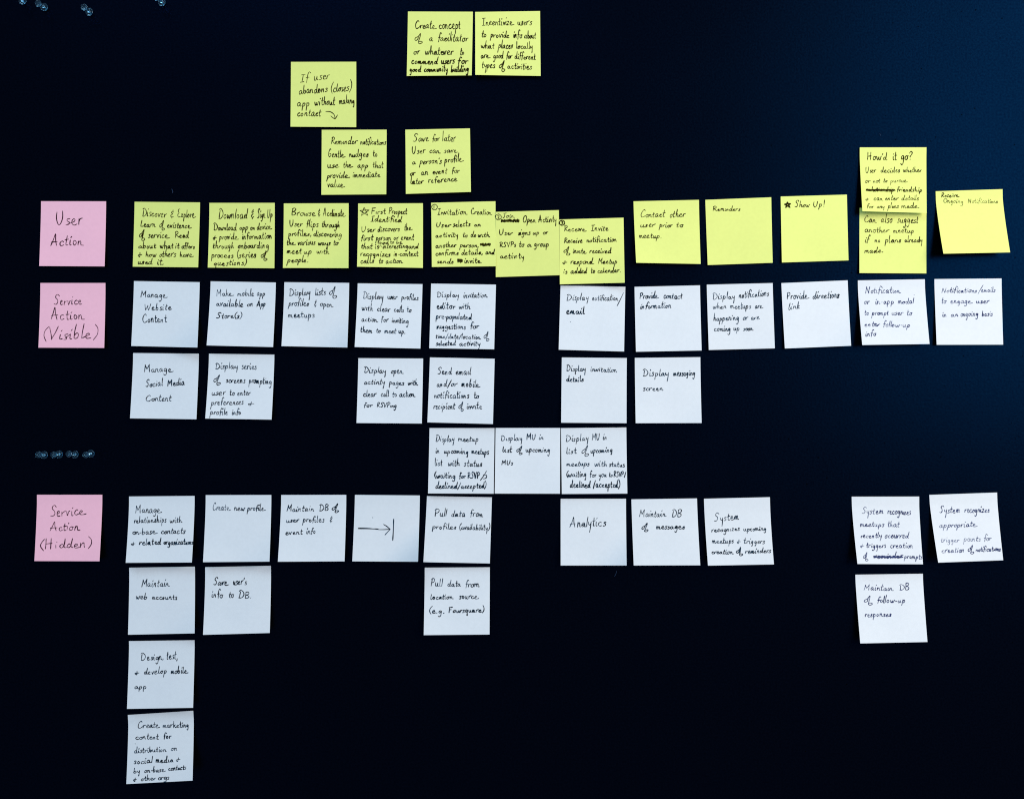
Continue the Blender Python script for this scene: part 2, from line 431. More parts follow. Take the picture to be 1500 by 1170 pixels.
class Note:
    def __init__(self, colour, crop, corners, label, order=0.0, curl=(0, 0), hmin=0.0012, fade=1.0, ink=None):
        self.rnd = random.Random(label)
        self.ox, self.oy, self.s = crop
        tl, tr, br, bl = [np.array(c, float) for c in corners]
        base = 0.0004 + order
        TL, TR = unproject(*tl, base), unproject(*tr, base)
        wdt = np.linalg.norm(TR - TL)
        t = (TR - TL) / wdt
        dn = np.array([t[2], 0, -t[0]])
        hs = []
        for top, meas in ((TL, bl), (TR, br)):
            ideal = top + dn * wdt * .996
            i2 = np.array([ideal[0], ideal[2]])
            m2 = np.array([(meas[0] - CX) * PX, (CY - meas[1]) * PX])
            k = m2.dot(i2) / i2.dot(i2)
            h = D * (1 - 1 / k)
            r = np.linalg.norm(i2)
            wgt = min(1, max(0, (r - .12) / .25))
            h = wgt * h + (1 - wgt) * .0045
            hs.append(min(.019, max(base + hmin, h)))
        m_ = sum(hs) / 2
        hs = [m_ + (h - m_) * .6 for h in hs]
        self.hs = hs
        curl = (curl[0] + self.rnd.uniform(0, .0012), curl[1] * 1.25 + self.rnd.uniform(0, .0018))
        ripple = self.rnd.uniform(.00015, .00045)
        rp = self.rnd.uniform(0, 6)
        BL, BR = unproject(*bl, hs[0]), unproject(*br, hs[1])
        a = self.rnd.uniform(.08, .16)
        p = self.rnd.uniform(1.15, 1.45)
        g = np.zeros((NG + 1, NG + 1, 3))
        wav = self.rnd.uniform(-.0005, .0005)
        for j in range(NG + 1):
            v = j / NG
            fv = 0 if v <= a else ((v - a) / (1 - a)) ** p
            for i in range(NG + 1):
                u = i / NG
                T = TL + (TR - TL) * u
                B = BL + (BR - BL) * u
                P = T + (B - T) * v
                h = base + (hs[0] + (hs[1] - hs[0]) * u - base) * fv
                h_flat = h
                h += wav * math.sin(math.pi * u) * fv
                h += ripple * (1 + math.sin(rp + u * 5 + v * 2.5)) * fv * .5
                h += curl[1] * max(0, (u + v - 1.35) / .65) ** 2
                h += curl[0] * max(0, ((1 - u) + v - 1.35) / .65) ** 2
                # a curled sheet draws its corner inwards as it lifts
                P[0] *= (D - h) / (D - h_flat)
                P[2] *= (D - h) / (D - h_flat)
                P[1] = -h
                g[j, i] = P
        self.g = g
        self.origin = (TL + TR) / 2
        self.origin[1] = 0
        e = bpy.data.objects.new('sticky_note', None)
        col.objects.link(e)
        e.empty_display_size = .02
        e.location = self.origin
        e['label'] = label
        e['category'] = 'sticky note'
        e['group'] = colour + ' sticky notes'
        self.e = e
        n = NG + 1
        V = [g[j, i] - self.origin for j in range(n) for i in range(n)]
        V += [p + np.array([0, .00011, 0]) for p in V]
        F = []
        o = n * n
        for j in range(NG):
            for i in range(NG):
                q = (j * n + i, (j + 1) * n + i, (j + 1) * n + i + 1, j * n + i + 1)
                F.append(q)
                F.append(tuple(o + k for k in reversed(q)))
        ring = [i for i in range(n)] + [j * n + NG for j in range(1, n)] + [NG * n + i for i in range(NG - 1, -1, -1)] + [j * n for j in range(NG - 1, 0, -1)]
        m2 = len(ring)
        s0 = len(V)
        V += [V[k] for k in ring] + [V[o + k] for k in ring]
        for k in range(m2):
            F.append((s0 + k, s0 + (k + 1) % m2, s0 + m2 + (k + 1) % m2, s0 + m2 + k))
        link('paper', V, F, MAT[colour], e, smooth=False)
        me = e.children[0].data
        me.polygons.foreach_set('use_smooth', [i < 2 * NG * NG for i in range(len(me.polygons))])
        self.ink = INK[ink or colour]
        self.fade = fade  # ink thinned on right-hand notes to imitate glare and blur
        self.k = 0

    def S(self, u, v):
        u = min(.998, max(.002, u)) * NG
        v = min(.998, max(.002, v)) * NG
        i, j = min(int(u), NG - 1), min(int(v), NG - 1)
        a, b_ = u - i, v - j
        g = self.g
        return g[j, i] * (1 - a) * (1 - b_) + g[j, i + 1] * a * (1 - b_) + g[j + 1, i] * (1 - a) * b_ + g[j + 1, i + 1] * a * b_

    def uv(self, zx, zy):
        """reading in the measured close-up -> place on the paper"""
        t = np.array([self.ox + zx / self.s, self.oy + zy / self.s])
        c = [project(self.g[0, 0]), project(self.g[0, NG]), project(self.g[NG, 0])]
        A = np.array([c[1] - c[0], c[2] - c[0]]).T
        x = np.linalg.solve(A, t - c[0])
        for _ in range(4):
            q = np.clip(x, .01, .99)
            r = t - project(self.S(*q)) - A @ (x - q)
            x = x + np.linalg.solve(A, r)
        return x

    def ribbons(self, name, strokes, width=1.0, cov=1.0):
        """strokes in paper uv -> one thin ink mesh lying on the paper"""
        V, F, C = [], [], []
        r = self.rnd
        # pressure drifts slowly along the line
        wordc, c_ = [], r.uniform(.9, 1.1)
        for _ in strokes:
            c_ = min(1.14, max(.8, c_ + r.uniform(-.07, .08)))
            wordc.append(c_)
        for si, st in enumerate(strokes):
            if len(st) < 2:
                continue
            self.k += 1
            off = .00006 + .000003 * (self.k % 24)
            P = [self.S(*p) for p in st]
            Q = [P[0]]
            for p in P[1:]:
                if np.linalg.norm(p - Q[-1]) > 8e-5:
                    Q.append(p)
            if len(Q) < 2:
                Q.append(Q[0] + np.array([.0004, 0, 0]))
            n0 = len(V)
            ph, ph2 = r.uniform(0, 6), r.uniform(0, 6)
            prs = r.uniform(.86, 1.14)
            for i, p in enumerate(Q):
                d = Q[min(i + 1, len(Q) - 1)] - Q[max(i - 1, 0)]
                nr = np.array([-d[2], 0, d[0]])
                nr /= max(np.linalg.norm(nr), 1e-9)
                wv = .5 * LINEW * width * prs * (1 + .2 * math.sin(ph + i * .55))
                if i == 0:
                    p = p - d / max(np.linalg.norm(d), 1e-9) * wv * .6
                if i == len(Q) - 1:
                    p = p + d / max(np.linalg.norm(d), 1e-9) * wv * .6
                if i in (0, len(Q) - 1):
                    wv *= .6
                o = np.array([0, -off, 0]) - self.origin
                V += [p + nr * wv + o, p - nr * wv + o]
                cv = cov * (.86 + .2 * math.sin(ph2 + i * .42)) * min(1.1, prs) * wordc[si]
                C += [cv, cv]
            for i in range(len(Q) - 1):
                a = n0 + 2 * i
                F.append((a, a + 1, a + 3, a + 2))
        if not F:
            return
        o = link(name, V, F, self.ink, self.e)
        at = o.data.attributes.new('coverage', 'FLOAT', 'POINT')
        at.data.foreach_set('value', [float(min(1, c * self.fade)) for c in C])
        return o

    def line(self, y0, y1, xh, words, bold=1.0, cov=1.0):
        W = []
        for w_ in words.split():
            t, rg = w_.rsplit(':', 1)
            a, b_ = rg.split('-')
            W.append((t, float(a), float(b_)))
        xa, xb = W[0][1], W[-1][2]
        out = []
        for t, a, b_ in W:
            st, nat = write_word(t, self.rnd)
            ya = y0 + (y1 - y0) * (a - xa) / max(1, xb - xa)
            yb = y0 + (y1 - y0) * (b_ - xa) / max(1, xb - xa)
            A, B, T = self.uv(a, ya), self.uv(b_, yb), self.uv(a, ya - xh)
            for s in st:
                out.append([A + (B - A) * (p[0] / nat) + (T - A) * p[1] for p in s])
        self.ribbons('text_line', out, bold, cov)

    def draw(self, name, strokes, width=1.0, cov=1.0, smooth=True):
        out = []
        for s in strokes:
            pts = catmull(s, 5) if smooth else s
            if not smooth and len(s) == 2:
                a, b_ = np.array(s[0], float), np.array(s[1], float)
                pts = [a + (b_ - a) * t for t in np.linspace(0, 1, 10)]
            out.append([self.uv(*p) for p in pts])
        return self.ribbons(name, out, width, cov)

    def circled(self, cx, cy, r, digit, dark=1.0):
        ring = [(cx + r * math.cos(a) * self.rnd.uniform(.93, 1.07), cy + r * math.sin(a) * self.rnd.uniform(.9, 1.05)) for a in np.linspace(.4, 2 * math.pi + .7, 13)]
        _, st = G[digit]
        S = [ring] + [[(cx + (p[0] - .42) * r * .8, cy - (p[1] - 1) * r * .62) for p in s] for s in st]
        self.draw('circled_number', S, .85 * dark)

    def star(self, cx, cy, r, width=1.0, twice=False):
        P = [(cx + r * math.cos(math.radians(a)), cy - r * math.sin(math.radians(a)) * .95) for a in (95, -48, 160, 25, -130, 95)]
        S = [[P[i], P[i + 1]] for i in range(5)]
        if twice:
            S += [[(a[0] + r * .12, a[1] + r * .1), (c[0] - r * .14, c[1] + r * .12)] for a, c in S]
        self.draw('star', S, width, smooth=False)

    def scribble(self, x0, x1, y, hh, n, width=1.2, cov=1.0):
        r = self.rnd
        S = []
        for q in range(max(2, n // 3)):
            a, b_ = (x0, x1) if q % 2 else (x1, x0)
            S.append([(a + (b_ - a) * t + r.uniform(-2, 2), y + r.uniform(-hh, hh) * .55 + (t - .5) * hh * r.uniform(-.6, .6)) for t in np.linspace(0, 1, 6)])
        m_ = max(6, int((x1 - x0) / (hh * .9)))
        S.append([(x0 + (x1 - x0) * (t + r.uniform(-.03, .03)), y + (hh if k % 2 else -hh) * r.uniform(.5, 1.25)) for k, t in enumerate(np.linspace(.02, .98, m_ * 2))])
        self.draw('scribble', S, width, cov)

CA = (580, 0, 6.522); CB = (410, 80, 5.172); CC = (40, 280, 4.877); CD = (180, 280, 6.25); CE = (400, 280, 6.25)
CF = (610, 280, 4.6875); CG = (910, 270, 4.2857); CH = (1240, 200, 5.573); CXX = (1360, 260, 9.0); CI = (180, 400, 6.25)
CJ = (400, 400, 6.25); CK = (610, 400, 4.6875); CL = (910, 400, 6.25); CM = (1130, 400, 6.25); CN = (1350, 400, 9.75)
CO = (180, 510, 6.25); CP = (510, 510, 5.318); CQ = (720, 510, 4.6875); CR = (30, 640, 5.85); CS = (180, 710, 5.087)
CT = (400, 710, 4.545); CU = (810, 710, 4.4118); CV = (1230, 710, 4.874); CW = (170, 920, 4.875)
Y, B, K = 'yellow', 'pale blue', 'pink'

# --- loose yellow notes at the top
n = Note(Y, CA, [(597.6,17.3),(692.7,17.6),(691,110.7),(595.8,111.6)], 'yellow sticky note about creating the concept of a facilitator, left of the top pair')
n.line(272,278,38,"Create:180-385 concept:412-615")
n.line(392,400,35,"of:178-260 a:320-355 facilitator:402-690")
n.line(522,528,32,"or:170-230 whatever:278-555 to:612-650", 1.1)
n.line(612,612,32,"commend:148-402 users:432-560 for:592-695", 1.25)
n.line(688,690,29,"good:132-240 community:270-495 building:525-695", 1.3)
n = Note(Y, CA, [(696,17.9),(791.1,16.6),(792,111.6),(696.2,110)], 'yellow sticky note starting "Incentivize users", right of the top pair')
n.line(245,240,32,"Incentivize:825-1130 users:1162-1298", .9)
n.line(357,370,30,"to:815-868 provide:903-1088 info:1122-1208 about:1228-1340", 1.0)
n.line(462,468,30,"what:812-942 places:978-1115 locally:1150-1308")
n.line(557,568,28,"are:812-900 good:930-1025 for:1055-1112 different:1135-1335")
n.line(652,660,30,"types:820-948 of:985-1048 activities:1065-1298")
n = Note(Y, CB, [(426.2,91),(521.8,90.8),(521.8,186.5),(425.5,185.8)], 'yellow sticky note starting "If user abandons" with a curved arrow after its last word')
n.line(212,185,30,"If:155-215 user:258-375", .9)
n.line(302,277,30,"abandons:145-362 (closes):385-545")
n.line(392,370,30,"app:132-230 without:262-420 making:450-568")
n.line(467,463,24,"contact:132-308")
n.draw('arrow', [[(347,432),(385,436),(412,458),(418,488)],[(386,466),(402,480),(418,490)],[(437,458),(428,475),(418,490)]], .95)
n = Note(Y, CB, [(471.3,190.4),(566.4,190.2),(565.8,284.8),(470.7,285.5)], 'yellow sticky note headed "Reminder notifications", in front of the white board-free gap below the arrow note'.replace('in front of the white board-free gap ', 'directly '))
n.line(680,682,24,"Reminder:388-588 notifications:610-803", .9)
n.line(778,772,24,"Gentle:365-498 nudges:525-675 to:705-740")
n.line(858,856,22,"use:360-450 the:480-552 app:588-670 that:705-785")
n.line(935,928,22,"provide:358-532 immediate:552-762")
n.line(1005,1003,22,"value:360-492")
n = Note(Y, CB, [(593.7,190.2),(688.4,188.3),(689.8,281.3),(594.5,284.2)], 'yellow sticky note headed "Save for later", alone above the invitation creation note')
n.line(660,655,27,"Save:1010-1130 for:1155-1208 later:1232-1330", .92)
n.line(752,742,22,"User:1000-1105 can:1135-1215 save:1243-1350", .92)
n.line(832,812,23,"a:1002-1030 person's:1060-1225 profile:1248-1390")
n.line(918,897,23,"or:988-1025 an:1070-1122 event:1158-1268 for:1302-1362")
n.line(982,958,23,"later:988-1090 reference:1125-1345")

# --- pink row headings
n = Note(K, CC, [(60.1,294.8),(155.4,295),(153.2,390.3),(57.4,389.7)], 'pink sticky note reading "User Action", topmost of the pink notes')
n.line(245,240,44,"User:205-398", .95)
n.line(388,390,38,"Action:165-402", 1.05)
n = Note(K, CC, [(59.1,414.5),(154.4,414.5),(152.6,509.6),(56.2,509.2)], 'pink sticky note reading "Service Action (Visible)", middle of the pink notes')
n.line(810,806,32,"Service:190-388", .9)
n.line(915,912,32,"Action:168-412", .9)
n.line(1062,1047,36,"(Visible):108-510", .95)
n = Note(K, CR, [(54.1,724.4),(149.8,724.4),(145.7,821.7),(50.3,821.4)], 'pink sticky note reading "Service Action (Hidden)", lowest of the pink notes')
n.line(682,672,44,"Service:258-565", .9)
n.line(800,798,38,"Action:252-512", .9)
n.line(960,945,38,"(Hidden):168-612", 1.0)

# --- yellow user-action row
n = Note(Y, CD, [(197.1,295.7),(293,296.6),(290.2,391.7),(194.4,390.7)], 'yellow sticky note headed "Discover & Explore", leftmost of the yellow row')
n.line(228,245,34,"Discover:178-402 &:435-472 Explore:500-668", .9)
n.line(328,338,28,"Learn:160-302 of:335-388 existence:405-630")
n.line(425,428,27,"of:150-205 service:232-432 Read:478-605")
n.line(522,525,26,"about:145-305 what:340-465 it:482-522 offers:540-658", 1.1)
n.line(600,604,26,"+:140-180 how:208-308 others:335-488 have:522-648")
n.line(668,672,26,"used:138-270 it.:315-375", 1.1)
n = Note(Y, CD, [(306.7,297.3),(402.4,297.3),(401.9,393),(304.3,392)], 'yellow sticky note headed "Download & Sign Up", second from the left in the yellow row')
n.line(252,242,36,"Download:875-1145 &:1175-1205 Sign:1230-1305 Up:1322-1370", .95)
n.line(358,352,26,"Download:832-1042 app:1068-1150 on:1168-1212 device:1228-1365")
n.line(442,438,26,"+:825-860 provide:882-1062 information:1092-1365")
n.line(525,525,26,"through:822-1018 onboarding:1055-1340")
n.line(608,608,26,"process:812-1012 (series:1045-1225 of:1262-1330")
n.line(680,682,25,"questions):832-1130")
n = Note(Y, CE, [(415.7,298.1),(510.7,297.8),(510.4,392.8),(414.4,392.5)], 'yellow sticky note headed "Browse & Acclimate", between the sign-up and first prospect notes', curl=(0, .004))
n.line(222,232,28,"Browse:168-390 &:412-435 Acclimate:458-665")
n.line(325,332,26,"User:150-270 flips:305-418 through:445-612")
n.line(410,416,26,"profiles,:142-350 discovering:372-630")
n.line(492,495,25,"the:125-205 various:225-388 ways:412-528 to:552-598")
n.line(573,572,26,"meet:125-258 up:282-355 with:398-515")
n.line(650,652,26,"people.:130-325")
n = Note(Y, CE, [(524.6,298.2),(619.5,297.8),(619.4,392.5),(523,390.7)], 'yellow sticky note headed "First Prospect Identified" with a large open star in its corner')
n.star(838,192,46,.9)
n.line(208,208,26,"First:898-1032 Prospect:1060-1228", .95)
n.line(280,280,26,"Identified:895-1182", 1.0)
n.line(375,358,24,"User:808-935 discovers:958-1165 the:1203-1275")
n.line(452,444,24,"first:805-915 person:942-1082 or:1105-1152 event:1170-1292")
n.line(484,480,15,"found:958-1058 to:1075-1108 be:1128-1182", .85)
n.draw('insertion_mark', [[(975,512),(985,494),(996,512)]], .8, smooth=False)
n.line(525,525,22,"that:805-908 is:932-972 interesting:1005-1235 and:1240-1335")
n.line(592,598,25,"recognizes:800-1075 in-context:1105-1335", 1.05)
n.line(662,660,25,"calls:800-925 to:968-1008 action:1032-1190")
n = Note(Y, CF, [(631.5,297.1),(725.8,294.9),(726.3,390.1),(632.6,391.1)], 'yellow sticky note headed "Invitation Creation" with a circled 1 in its corner')
n.circled(124,110,19,'1')
n.line(162,158,20,"Invitation:145-350 Creation:375-518", .9)
n.line(248,242,17,"User:135-235 selects:252-372 an:398-445")
n.line(318,315,17,"activity:132-290 to:318-350 do:372-412 with:422-508")
n.line(388,384,17,"another:132-275 person,:298-430")
n.scribble(438,510,368,9,8)
n.line(442,432,17,"confirms:132-290 details,:310-458 and:475-538", 1.05)
n.line(496,492,17,"sends:140-255 invite.:330-450", 1.05)
n.scribble(282,316,477,13,8)
n = Note(Y, CF, [(725.8,310.5),(818.6,307.9),(819.9,403.1),(726.3,405.9)], 'yellow sticky note headed "Join Open Activity" with a circled 2 and blacked-out word', order=.0006)
n.circled(563,178,20,'2')
n.line(184,182,13,"Join:590-675", .8)
n.scribble(582,706,204,9,12, 1.3)
n.line(215,215,20,"Open:730-825 Activity:838-962", .95)
n.line(303,298,18,"User:568-665 signs:698-782 up:800-845 or:868-905")
n.line(385,380,17,"RSVPs:572-682 to:705-742 a:762-788 group:808-912")
n.line(462,462,17,"activity:575-740")
n = Note(Y, CF, [(819.3,321.6),(913.4,319),(915.1,414.2),(820.1,416.5)], 'yellow sticky note headed "Receive Invite" with a circled 3 in its corner', order=.0011, curl=(0, .003))
n.circled(1000,218,18,'3', 1.35)
n.line(275,272,19,"Receive:1015-1170 Invite:1198-1318", .9)
n.line(355,345,16,"Receive:1015-1140 notification:1170-1378")
n.line(425,425,16,"of:1010-1058 invite:1075-1170 received:1190-1340")
n.line(500,498,17,"+:1005-1035 respond.:1058-1220 Meetup:1248-1378")
n.line(567,558,17,"is:1010-1038 added:1060-1170 to:1198-1230 calendar.:1245-1405")
n = Note(Y, CG, [(928,295),(1023.9,292.9),(1026.4,386.7),(931.9,385)], 'yellow sticky note reading "Contact other user prior to meetup"', fade=.97)
n.line(208,207,19,"Contact:120-272 other:305-400", .92)
n.line(268,270,17,"user:120-212 prior:240-320 to:345-388", .98)
n.line(336,338,16,"meetup.:112-255", .9)
n = Note(Y, CG, [(1033.2,292.9),(1129.8,289.1),(1131.9,385),(1036.7,388.3)], 'yellow sticky note reading only "Reminders"', fade=.85)
n.line(168,164,14,"Reminders:575-748", .85)
n = Note(Y, CG, [(1143.6,288),(1240.6,285.2),(1243,381.5),(1145.4,384.6)], 'yellow sticky note reading "Show Up!" after a small filled-in star', fade=.92)
n.star(1045,130,19,1.35, True)
n.line(143,142,17,"Show:1090-1185 Up!:1205-1278", .85)
n = Note(Y, CH, [(1259.2,304.6),(1357.3,305),(1357,400.6),(1259,400)], 'yellow sticky note starting "Can also suggest", tucked under the note above it', fade=.9)
n.line(700,704,28,"Can:145-245 also:282-375 suggest:415-585", .9)
n.line(782,788,22,"another:150-350 meetup:382-552", .85)
n.line(865,862,21,"if:150-185 no:232-278 plans:315-445 already:475-622", .9)
n.line(950,948,19,"made.:148-298", .95)
n = Note(Y, CH, [(1259.4,216.1),(1357.2,216),(1357.5,312.3),(1263.3,309.6)], 'yellow sticky note headed "How\'d it go?", overlapping the note below it', order=.0012, fade=.82)
n.line(190,190,30,"How'd:168-335 it:378-412 go?:445-540", 1.0, 1.1)
n.line(295,290,20,"User:155-240 decides:280-438 whether:462-615", .85)
n.line(378,375,17,"or:152-195 not:218-275 to:300-330 pursue:358-498", .75, .82)
n.line(446,452,17,"relationship:160-390 friendship:412-618", .95, 1.1)
n.scribble(160,395,438,5,4, 1.1, 1.1)
n.line(522,518,18,"+:155-185 can:222-298 enter:315-425 details:448-590", .8, .85)
n.line(585,585,17,"for:165-222 any:248-312 plans:338-428 made.:450-595", .8, .85)
n = Note(Y, CXX, [(1370.6,280.3),(1468.6,277.2),(1479.8,369.8),(1382,371.7)], 'yellow sticky note reading "Receive Ongoing Notifications", curling off the board at far right', fade=.8)
n.line(262,258,26,"Receive:168-410", .9, 1.1)
n.line(332,342,28,"Ongoing:195-465 Notifications:520-915", .65, .8)

# --- visible service actions, first row
n = Note(B, CI, [(196.2,411.7),(292.5,413.3),(289.1,509),(192.2,506.7)], 'pale blue sticky note reading "Manage Website Content"', curl=(0, .008))
n.line(220,222,30,"Manage:162-410", .95)
n.line(342,342,30,"Website:192-448", .95)
n.line(452,450,30,"Content:178-405", .95)
n = Note(B, CI, [(308.5,412),(404,413.8),(400,508.3),(302.6,505.9)], 'pale blue sticky note starting "Make mobile app available"')
n.line(210,208,25,"Make:857-1015 mobile:1050-1200 app:1228-1302", .85, .8)
n.line(302,305,25,"available:855-1098 on:1138-1192 App:1225-1305", 1.05)
n.line(412,414,25,"Store(s):857-1088", 1.0)
n = Note(B, CJ, [(416.5,413.3),(511.5,414.4),(508.8,509),(412.3,506.9)], 'pale blue sticky note starting "Display lists of profiles"', curl=(0, .008))
n.line(207,198,28,"Display:148-345 lists:385-482 of:515-588", .95)
n.line(300,305,26,"profiles:142-332 &:378-398 open:432-550", .95)
n.line(405,408,25,"meetups:138-380")
n = Note(B, CJ, [(524,415),(618.9,416.2),(615.8,510.6),(519.5,508.2)], 'pale blue sticky note starting "Display user profiles"')
n.line(232,246,26,"Display:825-1012 user:1048-1138 profiles:1175-1332", .95)
n.line(342,358,25,"with:812-918 clear:955-1075 calls:1108-1200 to:1228-1270", .95)
n.line(440,457,25,"action:812-958 for:990-1055 inviting:1088-1245", .95)
n.line(540,554,24,"them:800-912 to:945-985 meet:1020-1125 up.:1150-1210")
n = Note(B, CK, [(631.5,415.4),(726.5,416.9),(723.9,511.6),(628.8,510.1)], 'pale blue sticky note starting "Display invitation editor with pre-populated suggestions"')
n.line(165,170,19,"Display:142-292 invitation:322-488", .92)
n.line(243,246,19,"editor:140-268 with:292-372")
n.line(312,314,17,"pre-populated:135-380")
n.line(380,380,17,"suggestions:138-340 for:368-430")
n.line(447,449,16,"time/date/location:132-440 of:462-505", .9)
n.line(497,499,16,"selected:135-272 activity:295-440", 1.05)
n = Note(B, CK, [(821.2,418.1),(916.1,420.1),(914.2,514.8),(818.4,512.2)], 'pale blue sticky note reading "Display notification/email"')
n.line(188,184,20,"Display:1030-1185 notification:1208-1388", .85)
n.draw('slash', [[(1422,135),(1400,182),(1378,226)]], .95)
n.line(282,281,21,"email:1028-1152", 1.2)
n.draw('ink_dot', [[(1056,334),(1060,335)]], .8, .7, smooth=False)
n = Note(B, CL, [(929.5,420.2),(1025.4,417.9),(1027.8,513.3),(931.6,515.2)], 'pale blue sticky note reading "Provide contact information"', fade=.95)
n.line(236,232,26,"Provide:168-348 contact:388-562")
n.line(328,322,24,"information:175-455")
n = Note(B, CL, [(1035.3,417),(1131.9,414.6),(1135,510.2),(1038.3,512.6)], 'pale blue sticky note starting "Display notifications when meetups are happening"', fade=.86)
n.line(240,214,27,"Display:838-1042 notifications:1078-1350", .9)
n.line(328,320,25,"when:840-962 meetups:998-1192 are:1225-1300", .88)
n.line(437,427,26,"happening:845-1082 or:1115-1160 are:1190-1268", .9)
n.line(532,524,25,"coming:850-1002 up:1028-1082 soon:1118-1212", .95)
n = Note(B, CM, [(1144.6,414.7),(1241.7,410.6),(1246.8,506.4),(1149.7,510.4)], 'pale blue sticky note reading "Provide directions link"', curl=(0, .003), fade=.88)
n.line(238,232,30,"Provide:142-345 directions:378-620", .98)
n.line(333,326,28,"link:155-258", .98)
n = Note(B, CM, [(1256.6,410.7),(1354.8,409),(1361.7,503.8),(1263.1,505.3)], 'pale blue sticky note starting "Notification or in-app modal"', fade=.72, ink='violet')
n.line(184,172,27,"Notification:860-1185", .85)
n.line(285,277,24,"or:850-902 in-app:952-1122 modal:1160-1308", .88)
n.line(385,387,24,"to:852-890 prompt:920-1072 user:1102-1205 to:1240-1285", .85)
n.line(488,490,24,"enter:852-992 follow-up:1022-1270", .9)
n.line(578,576,24,"info:862-958", .85)
n.draw('ink_dot', [[(1305,198),(1311,202)]], .7, .7, smooth=False)
n = Note(B, CN, [(1368.8,408.8),(1467.2,407.9),(1469.5,504.8),(1372.1,505)], 'pale blue sticky note starting "Notifications/emails to engage user"', fade=.68, ink='violet')
n.line(278,272,36,"Notifications:285-790 emails:850-1055", .85)
n.draw('slash', [[(880,170),(840,235),(806,296)]], .7)
n.line(432,430,36,"to:285-352 engage:412-730 user:782-968", .95)
n.line(625,610,36,"in:298-360 an:418-522 ongoing:558-808 basis:862-1020", .9)

# --- visible service actions, second row
n = Note(B, CO, [(195,517),(291.2,518),(287.7,614),(190.4,612.6)], 'pale blue sticky note reading "Manage Social Media Content"')
n.line(217,213,27,"Manage:195-465", .9)
n.line(352,340,28,"Social:210-368 Media:408-568", 1.0)
n.line(482,485,27,"Content:208-442", .95)
n = Note(B, CO, [(306.1,518),(401.9,519.3),(397.8,614.5),(300.6,612.9)], 'pale blue sticky note starting "Display series of screens"')
n.line(187,192,29,"Display:848-1055 series:1088-1228", .95)
n.line(310,324,28,"of:828-900 screens:945-1125 prompting:1155-1362", .98)
n.line(430,430,27,"user:812-942 to:978-1025 enter:1048-1170", .95)
n.line(520,520,25,"preferences:808-1108 +:1145-1198", .92)
n.line(608,608,27,"profile:798-960 info:998-1082", 1.0)
n = Note(B, CP, [(524.9,524.5),(619.8,525),(617.9,620.2),(522.2,619.4)], 'pale blue sticky note starting "Display open activity pages"')
n.line(188,197,23,"Display:125-298 open:335-428")
n.line(280,287,21,"activity:125-288 pages:320-438 with:465-545")
n.line(375,379,21,"clear:118-222 call:255-318 to:343-382 action:400-522")
n.line(458,458,17,"for:122-190 RSVPing:225-378")
n = Note(B, CP, [(629.8,523.4),(724.6,525.4),(722.1,620.9),(626,618.5)], 'pale blue sticky note starting "Send email and/or mobile notifications"')
n.line(202,206,25,"Send:697-808 email:838-958")
n.line(298,302,22,"and/or:690-848 mobile:882-1030")
n.line(386,389,22,"notifications:672-945 to:980-1022")
n.line(472,470,22,"recipient:665-832 of:860-905 invite:925-1045")
n = Note(B, CQ, [(823,523.4),(918.2,524.3),(917.8,619.7),(822,619)], 'pale blue sticky note reading "Display invitation details"')
n.line(155,161,18,"Display:515-650 invitation:680-860", .95)
n.line(230,230,17,"details:515-635")
n = Note(B, CQ, [(929.9,524.1),(1025.9,523),(1027.8,619.4),(931.2,619.7)], 'pale blue sticky note reading "Display messaging screen"')
n.line(192,188,22,"Display:1040-1218 messaging:1248-1400")
n.line(290,289,18,"screen:1040-1178")

# --- the three touching notes
n = Note(B, CP, [(629.2,626.8),(724.4,626.8),(723.2,722.9),(627,722.5)], 'pale blue sticky note starting "Display meetup in upcoming", left of three touching notes')
n.line(725,723,23,"Display:682-830 meetup:860-1018", .92)
n.line(816,822,22,"in:683-712 upcoming:748-938 meetups:962-1098")
n.line(912,922,23,"list:675-735 with:778-872 status:902-1042")
n.line(1008,1014,21,"(waiting:672-838 for:865-915 RSVP:932-1025", 1.15)
n.draw('slash', [[(1078,955),(1058,990),(1030,1028)],[(1052,985),(1078,988),(1074,1010),(1052,1016)]], 1.0)
n.line(1090,1092,22,"declined/:682-875 accepted):880-1078", 1.05)
n = Note(B, CQ, [(726,626.7),(820.7,626.7),(820.3,722.9),(724.7,722.7)], 'pale blue sticky note ending "upcoming MUs", middle of three touching notes', order=.0003)
n.line(634,625,17,"Display:65-215 MU:240-305 in:325-358", .95)
n.line(712,710,17,"list:75-142 of:170-220 upcoming:235-405")
n.line(800,800,17,"MUs:68-150")
n = Note(B, CQ, [(821.8,626.9),(917.5,625.8),(919,722.7),(823,723.3)], 'pale blue sticky note with five written lines, right of three touching notes')
n.line(640,625,18,"Display:510-668 MU:690-745 in:765-793", .9)
n.line(722,715,18,"list:515-588 of:618-672 upcoming:680-835", .95)
n.line(807,812,17,"meetups:515-675 with:708-795 status:808-915")
n.line(882,882,17,"(waiting:515-655 for:675-722 you:735-790 to:808-832 RSVP/:840-922", .95)
n.line(952,952,19,"declined:540-680 /accepted):698-885", 1.15)

